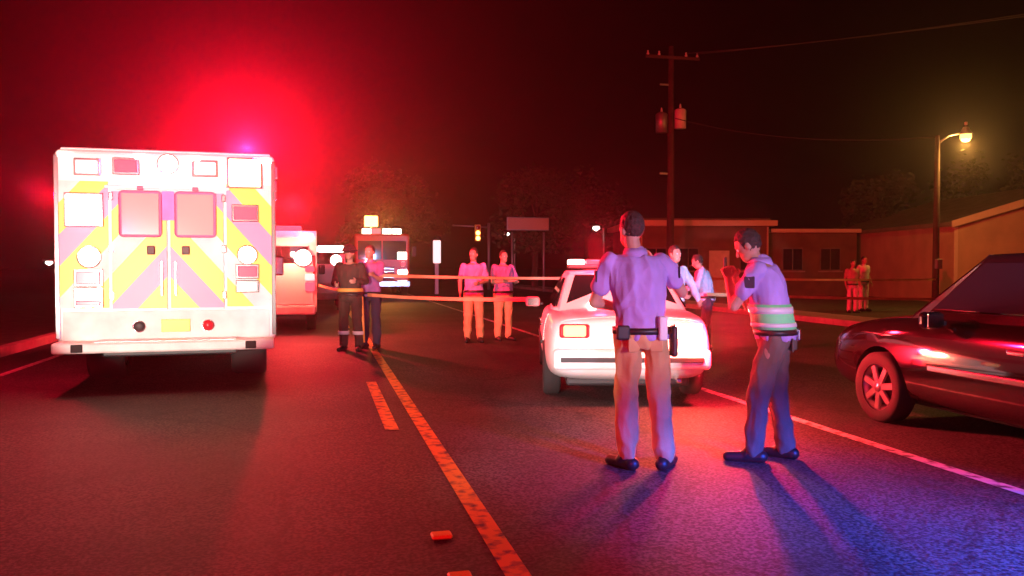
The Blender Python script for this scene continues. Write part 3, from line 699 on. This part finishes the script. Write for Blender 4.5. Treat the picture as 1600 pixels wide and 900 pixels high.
# ------------------------------------------------------------------ barrier tape
def ribbon(name, label, pts, sag, w=.055):
    v = []; f = []; n = 0; rows = []
    for i in range(len(pts)-1):
        a, b = Vector(pts[i]), Vector(pts[i+1]); N = max(10, int((b-a).length*4))
        for k in range(N+(i == len(pts)-2)):
            u = k/N; p = a.lerp(b, u); p.z -= sag*4*u*(1-u); rows.append((p, (b-a).normalized()))
    for q, (p, d) in enumerate(rows):
        tw = .5*math.sin(q*.21)+.35*noise.noise(Vector((q*.13, 2.2, 0)))
        side = Vector((0, 0, 1))*math.cos(tw)+Vector((d.y, -d.x, 0))*math.sin(tw)
        v += [p-side*w/2, p+side*w/2]
    f = [(2*i, 2*i+1, 2*i+3, 2*i+2) for i in range(len(rows)-1)]
    o = raw(name, v, f, 'tape'); s = o.modifiers.new('s', 'SOLIDIFY'); s.thickness = .002
    return tag(o, label, 'barrier tape', 'barrier tapes')
ribbon('barrier_tape', 'orange barrier tape running from the plum shirted man to the street lamp', [(1.02, 14.46, 1.28), (6.6, 16.5, 1.2), (18.68, 22.28, 1.02)], .03)
ribbon('barrier_tape', 'orange barrier tape sagging from the emergency van to the patrol car', [(-.05, 18.42, 1.03), (.84, 14.2, .95), (2.05, 7.75+3.0, 1.02)], .03) if 0 else \
    ribbon('barrier_tape', 'orange barrier tape sagging from the emergency van to the patrol car', [(-.03, 18.42, 1.03), (.86, 14.25, .95), (2.83, 11.1, .99)], .03)
ribbon('barrier_tape', 'low orange barrier tape crossing the lot behind the parked car', [(6.2, 12.6, .98), (13.36, 15.39, .72)], .02)
dl = empty('delineator_post', (13.36, 15.39, .14)); tag(dl, 'orange delineator post on the pavement holding the low tape', 'post')
lathe('base', [(0, .001), (0, .2), (.05, .18), (.06, .05), (.06, .001)], 'rubber', dl, (0, 0, 0), 'Z', 18)
tube('post', [(0, 0, .05), (0, 0, .8)], [.045, .04], 'orange_trim', dl, 12)
lathe('reflective_band', [(.5, .043), (.5, .048), (.6, .047), (.6, .042)], 'silver_tape', dl, (0, 0, 0), 'Z', 14)

# ------------------------------------------------------------------ poles and lamps
up = empty('utility_pole', (14.35, 32.6, 0)); tag(up, 'tall wooden utility pole with crossarm and transformer cans', 'utility pole')
tube('pole', [(0, 0, 0), (0, 0, 5), (0, 0, 10.6)], [.17, .15, .11], 'wood_pole', up, 14)
box('crossarm', (0, -.15, 10.1), (2.4, .1, .12), 'wood_pole', up, .01)
for x in (-1.1, -.6, .6, 1.1): lathe('insulator', [(0, .001), (0, .05), (.07, .06), (.1, .03), (.16, .045), (.2, .001)], 'dirty_white', up, (x, -.15, 10.16), 'Z', 12)
for x, z, m in ((-.42, 7.0, 'galvanised'), (.42, 7.2, 'dirty_white')):
    c = lathe('transformer', [(0, .001), (0, .24), (.75, .25), (.8, .2), (.86, .06), (.86, .001)], m, up, (x, 0, z), 'Z', 18)
    lathe('bushing', [(0, .001), (0, .04), (.08, .05), (.2, .02), (.2, .001)], 'dirty_white', c, (x, 0, z+.84), 'Z', 10)
for z in (9.0, 5.3): box('bracket', (-.25, 0, z), (.5, .06, .08), 'galvanised', up, .01)

sl = empty('street_lamp', (18.75, 22.36, 0)); tag(sl, 'street lamp glowing orange on a tall pole near the right building', 'street lamp')
tube('pole', [(0, 0, 0), (0, 0, 3), (0, 0, 5.5)], [.11, .09, .07], 'wood_pole', sl, 12)
tube('arm', [(0, 0, 5.25), (.35, -.1, 5.5), (.75, -.22, 5.58)], .03, 'galvanised', sl, 8)
hd = lathe('lamp_head', [(.22, .001), (.2, .08), (.1, .13), (0, .2), (-.03, .2), (.0, .17), (.0, .001)], 'galvanised', sl, (.82, -.24, 5.55), 'Z', 20)
lathe('bulb_cover', [(.0, .001), (0, .16), (-.12, .17), (-.22, .11), (-.25, .001)], 'sodium_lamp_lit', sl, (.82, -.24, 5.54), 'Z', 20)
box('photocell', (.82, -.24, 5.86), (.07, .07, .1), 'dirty_white', sl, .01); box('meter_box', (0, -.12, 1.5), (.2, .12, .3), 'galvanised', sl, .02)
lamp('street_lamp_glow', 'POINT', (.82, -.24, 5.15), 620, (1, .44, .09), .12, parent=sl)

def wire(label, a, b, sag):
    a, b = Vector(a), Vector(b); pts = []
    for k in range(25):
        u = k/24; p = a.lerp(b, u); p.z -= sag*4*u*(1-u); pts.append(p)
    tag(tube('power_line', pts, .018, 'wire', None, 6), label, 'power line', 'overhead lines')
wire('upper overhead wire from the pole crossarm towards the upper right', (15.4, 32.45, 10.3), (42, 8, 12.5), .9)
wire('lower overhead wire from the pole crossarm towards the upper right', (14.95, 32.45, 10.3), (40, 6, 11.4), .9)
wire('service wire from the utility pole down to the street lamp', (14.5, 32.5, 7.6), (18.75, 22.36, 5.45), .4)

def far_lamp(name, label, loc, h, m, r, cat='lamp post', arm=.6):
    t = empty(name, (loc[0], loc[1], 0)); tag(t, label, cat)
    tube('pole', [(0, 0, 0), (0, 0, h)], [.08, .06], 'galvanised', t, 8); tube('arm', [(0, 0, h-.05), (-arm, -.2, h+.12)], .03, 'galvanised', t, 6)
    box('lamp_head', (-arm, -.2, h+.16), (.5, .3, .1), 'galvanised', t, .02)
    lathe('lamp_bulb', [(0, .001), (0, r*.8), (-r*.6, r), (-r*1.3, .001)], m, t, (-arm, -.2, h+.12), 'Z', 12)
far_lamp('lamp_post', 'small distant white street light above the two men in tan trousers', (13.7, 58.5), 3.7, 'white_lamp_lit', .2)
far_lamp('lamp_post', 'small distant white street light above the patrol car light bar', (18.3, 52.3), 3.9, 'white_lamp_lit', .24)
far_lamp('lamp_post', 'small white light low beside the left edge of the ambulance', (-12.0, 43.9), 1.55, 'white_lamp_lit', .17)
ts = empty('traffic_signal', (9.9, 49.1, 0)); tag(ts, 'distant traffic signal on a mast arm showing a yellow light', 'traffic signal')
tube('pole', [(0, 0, 0), (0, 0, 4)], .09, 'galvanised', ts, 8); tube('mast_arm', [(0, 0, 3.75), (-2.2, 0, 3.85)], .05, 'galvanised', ts, 8)
box('signal_head', (-.7, -.1, 3.4), (.36, .25, 1.0), 'orange_trim', ts, .03)
for k, m in enumerate(('red_lens', 'signal_lamp_lit', 'signal_lamp_lit')): disc_lamp('signal_lens', (-.7, -.24, 3.72-k*.32), .13, m, ts, .03, None)
py = empty('pylon_sign', (5.76, 41.8, 0)); tag(py, 'narrow upright sign glowing pink white far down the road', 'sign')
box('support', (0, .1, .8), (.2, .12, 1.6), 'galvanised', py, .02); box('lit_panel', (0, 0, 2.15), (.38, .2, 1.15), 'sign_lit', py, .04)
sb = empty('shop_sign', (11.2, 44.6, 0)); tag(sb, 'wide dull red sign board on two posts far behind the men', 'sign')
for x in (-.9, .9): tube('post', [(x, 0, 0), (x, 0, 3.3)], .06, 'galvanised', sb, 8)
box('board', (0, -.08, 3.75), (2.3, .12, .62), 'sign_board', sb, .03); box('board_frame', (0, -.0, 3.75), (2.4, .08, .72), 'galvanised', sb, .02)

# ------------------------------------------------------------------ buildings
def long_building():
    t = empty('long_building', (18.6, 35.6, 0), -12); tag(t, 'long low brick building with pale roof edge behind the utility pole', 'building')
    box('wall', (-1.2, 4, 1.65), (6.2, 8, 3.3), 'brick_wall', t, .01); box('wing_wall', (4.1, 4.3, 1.5), (4.38, 7.4, 3.0), 'brick_wall', t, .01)
    box('roof_edge', (-1.2, 4, 3.42), (6.8, 8.6, .26), 'trim', t, .02); r2 = box('wing_roof_edge', (4.25, 4.3, 3.10), (4.3, 7.9, .18), 'trim', t, .02)
    box('roof', (-1.2, 4, 3.6), (6.3, 8.1, .1), 'roofing', t, .02)
    for x in (-3.4, -1.9, 1.0, 3.2, 5.0):
        w = box('window', (x, -.0 if x < 2 else .59, 1.75), (1.0, .08, 1.1), 'roofing', t, .01)
        yy = -.045 if x < 2 else .545
        for s in (-1, 1): box('pane', (x+s*.235, yy, 1.75), (.42, .02, .98), 'glass', w)
        box('sill', (x, yy-.03, 1.17), (1.15, .12, .06), 'concrete', w, .008)
    d = box('door', (-.45, -.02, 1.1), (.95, .06, 2.1), 'dirty_white', t, .01); box('door_handle', (-.12, -.07, 1.05), (.05, .05, .14), 'chrome', d, .01)
    for x in (-4.1, 1.8): tube('downpipe', [(x, -.08, .1), (x, -.08, 3.25)], .045, 'trim', t, 8)
long_building()
def gable_building():
    t = empty('gable_building', (23.7, 27.3, 0), -12); tag(t, 'tan building with a rising pale roof edge at the right frame edge', 'building')
    W_, e, rz_ = 11., 3.0, 4.55
    prism('wall', [(0, 0), (W_, 0), (W_, e), (W_/2, rz_), (0, e)], 0, 12, 'stucco', t)
    for s in (0, 1):
        a = (-.25, e-.10) if s == 0 else (W_+.25, e-.10); b = (W_/2, rz_+.02)
        nrm = .34
        prism('rake_board', [a, b, (b[0], b[1]+nrm), (a[0], a[1]+nrm*.75)], -.32, -.26, 'trim', t)
        prism('roof_slope', [(a[0], a[1]+.06), (b[0], b[1]+.06), (b[0], b[1]+.26), (a[0], a[1]+.22)], -.255, 12.3, 'roofing', t)
    for x in (8.6,):
        w = box('window', (x, -.02, 1.7), (1.3, .08, 1.2), 'trim', t, .01)
        for s in (-1, 1): box('pane', (x+s*.3, -.065, 1.7), (.55, .02, 1.05), 'glass', w)
        box('sill', (x, -.1, 1.06), (1.45, .14, .07), 'concrete', w, .008)
    d = box('door', (5.4, -.02, 1.05), (1.0, .06, 2.1), 'brown_cloth', t, .01); box('door_handle', (5.75, -.07, 1.05), (.05, .06, .12), 'chrome', d, .01)
    box('corner_board', (.06, -.015, 1.5), (.14, .03, 2.9), 'trim', t)
gable_building()

# ------------------------------------------------------------------ trees
def tree(label, loc, h, rx, rz, seed, n=3800, leaf=.17, group='trees beyond the street'):
    rnd = random.Random(seed); t = empty('tree', (loc[0], loc[1], 0)); tag(t, label, 'tree', group)
    zc = h-rz
    pts = [Vector((.15*math.sin(k*.9+seed)*k/5, .1*math.cos(k+seed)*k/5, zc*k/5)) for k in range(6)]
    tr = tube('trunk', pts, [.24, .2, .17, .15, .12, .08], 'bark', t, 10)
    clumps = []
    for k in range(26):
        a = rnd.random()*6.283; u = rnd.uniform(-.75, .95); q = math.sqrt(1-u*u)*rnd.uniform(.45, .95)
        clumps.append((Vector((math.cos(a)*rx*q, math.sin(a)*rx*q, zc+u*rz*.9)), rnd.uniform(.22, .42)*rx))
    for k in range(9): tube('limb', [pts[3+k % 3], pts[3+k % 3].lerp(clumps[k][0], .5)+Vector((0, 0, .15)), clumps[k][0]], [.08, .055, .02], 'bark', tr, 6)
    v = []; f = []
    for k in range(n):
        c, r = rnd.choice(clumps)
        d = Vector((rnd.gauss(0, 1), rnd.gauss(0, 1), rnd.gauss(0, 1))).normalized()*r*rnd.random()**.45
        p = c+d; a = Vector((rnd.gauss(0, 1), rnd.gauss(0, 1), rnd.gauss(0, .6))).normalized(); b = a.cross(Vector((rnd.gauss(0, 1), rnd.gauss(0, 1), rnd.gauss(0, 1)))).normalized()
        s = leaf*rnd.uniform(.6, 1.3); i = len(v)
        v += [p-a*s, p-b*s*.5, p+a*s, p+b*s*.5]; f.append((i, i+1, i+2, i+3))
    me = bpy.data.meshes.new('crown'); me.from_pydata([tuple(q) for q in v], [], f); link('crown', me, 'leaf', t)
tree('rounded dark tree between the long building and the street lamp', (29.5, 39.4), 6.0, 2.6, 2.2, 3)
tree('dark tree rising behind the tan building at the right edge', (36.5, 39.0), 7.2, 3.6, 2.6, 4)
tree('tall reddish tree behind the distant sign board', (13.0, 50.0), 7.2, 3.3, 2.7, 5)
tree('tree behind the fire engine, left of the traffic signal', (4.2, 56.0), 8.0, 3.6, 3.0, 6)
tree('tree far behind the patrol car, left of the utility pole', (19.0, 58.0), 8.2, 3.8, 3.0, 8)

# ------------------------------------------------------------------ haze volume added so the lamps glow in the air
hz = tag(box('haze', (15, 40, 7), (150, 150, 16.2), None), kind='stuff')
m = bpy.data.materials.new('haze'); m.use_nodes = True; n = m.node_tree
n.nodes.remove(n.nodes['Principled BSDF'])
pv = n.nodes.new('ShaderNodeVolumePrincipled'); pv.inputs['Density'].default_value = .0016; pv.inputs['Color'].default_value = (.9, .9, .9, 1)
pv.inputs['Anisotropy'].default_value = .88
n.links.new(pv.outputs[0], n.nodes['Material Output'].inputs['Volume']); hz.data.materials.append(m)
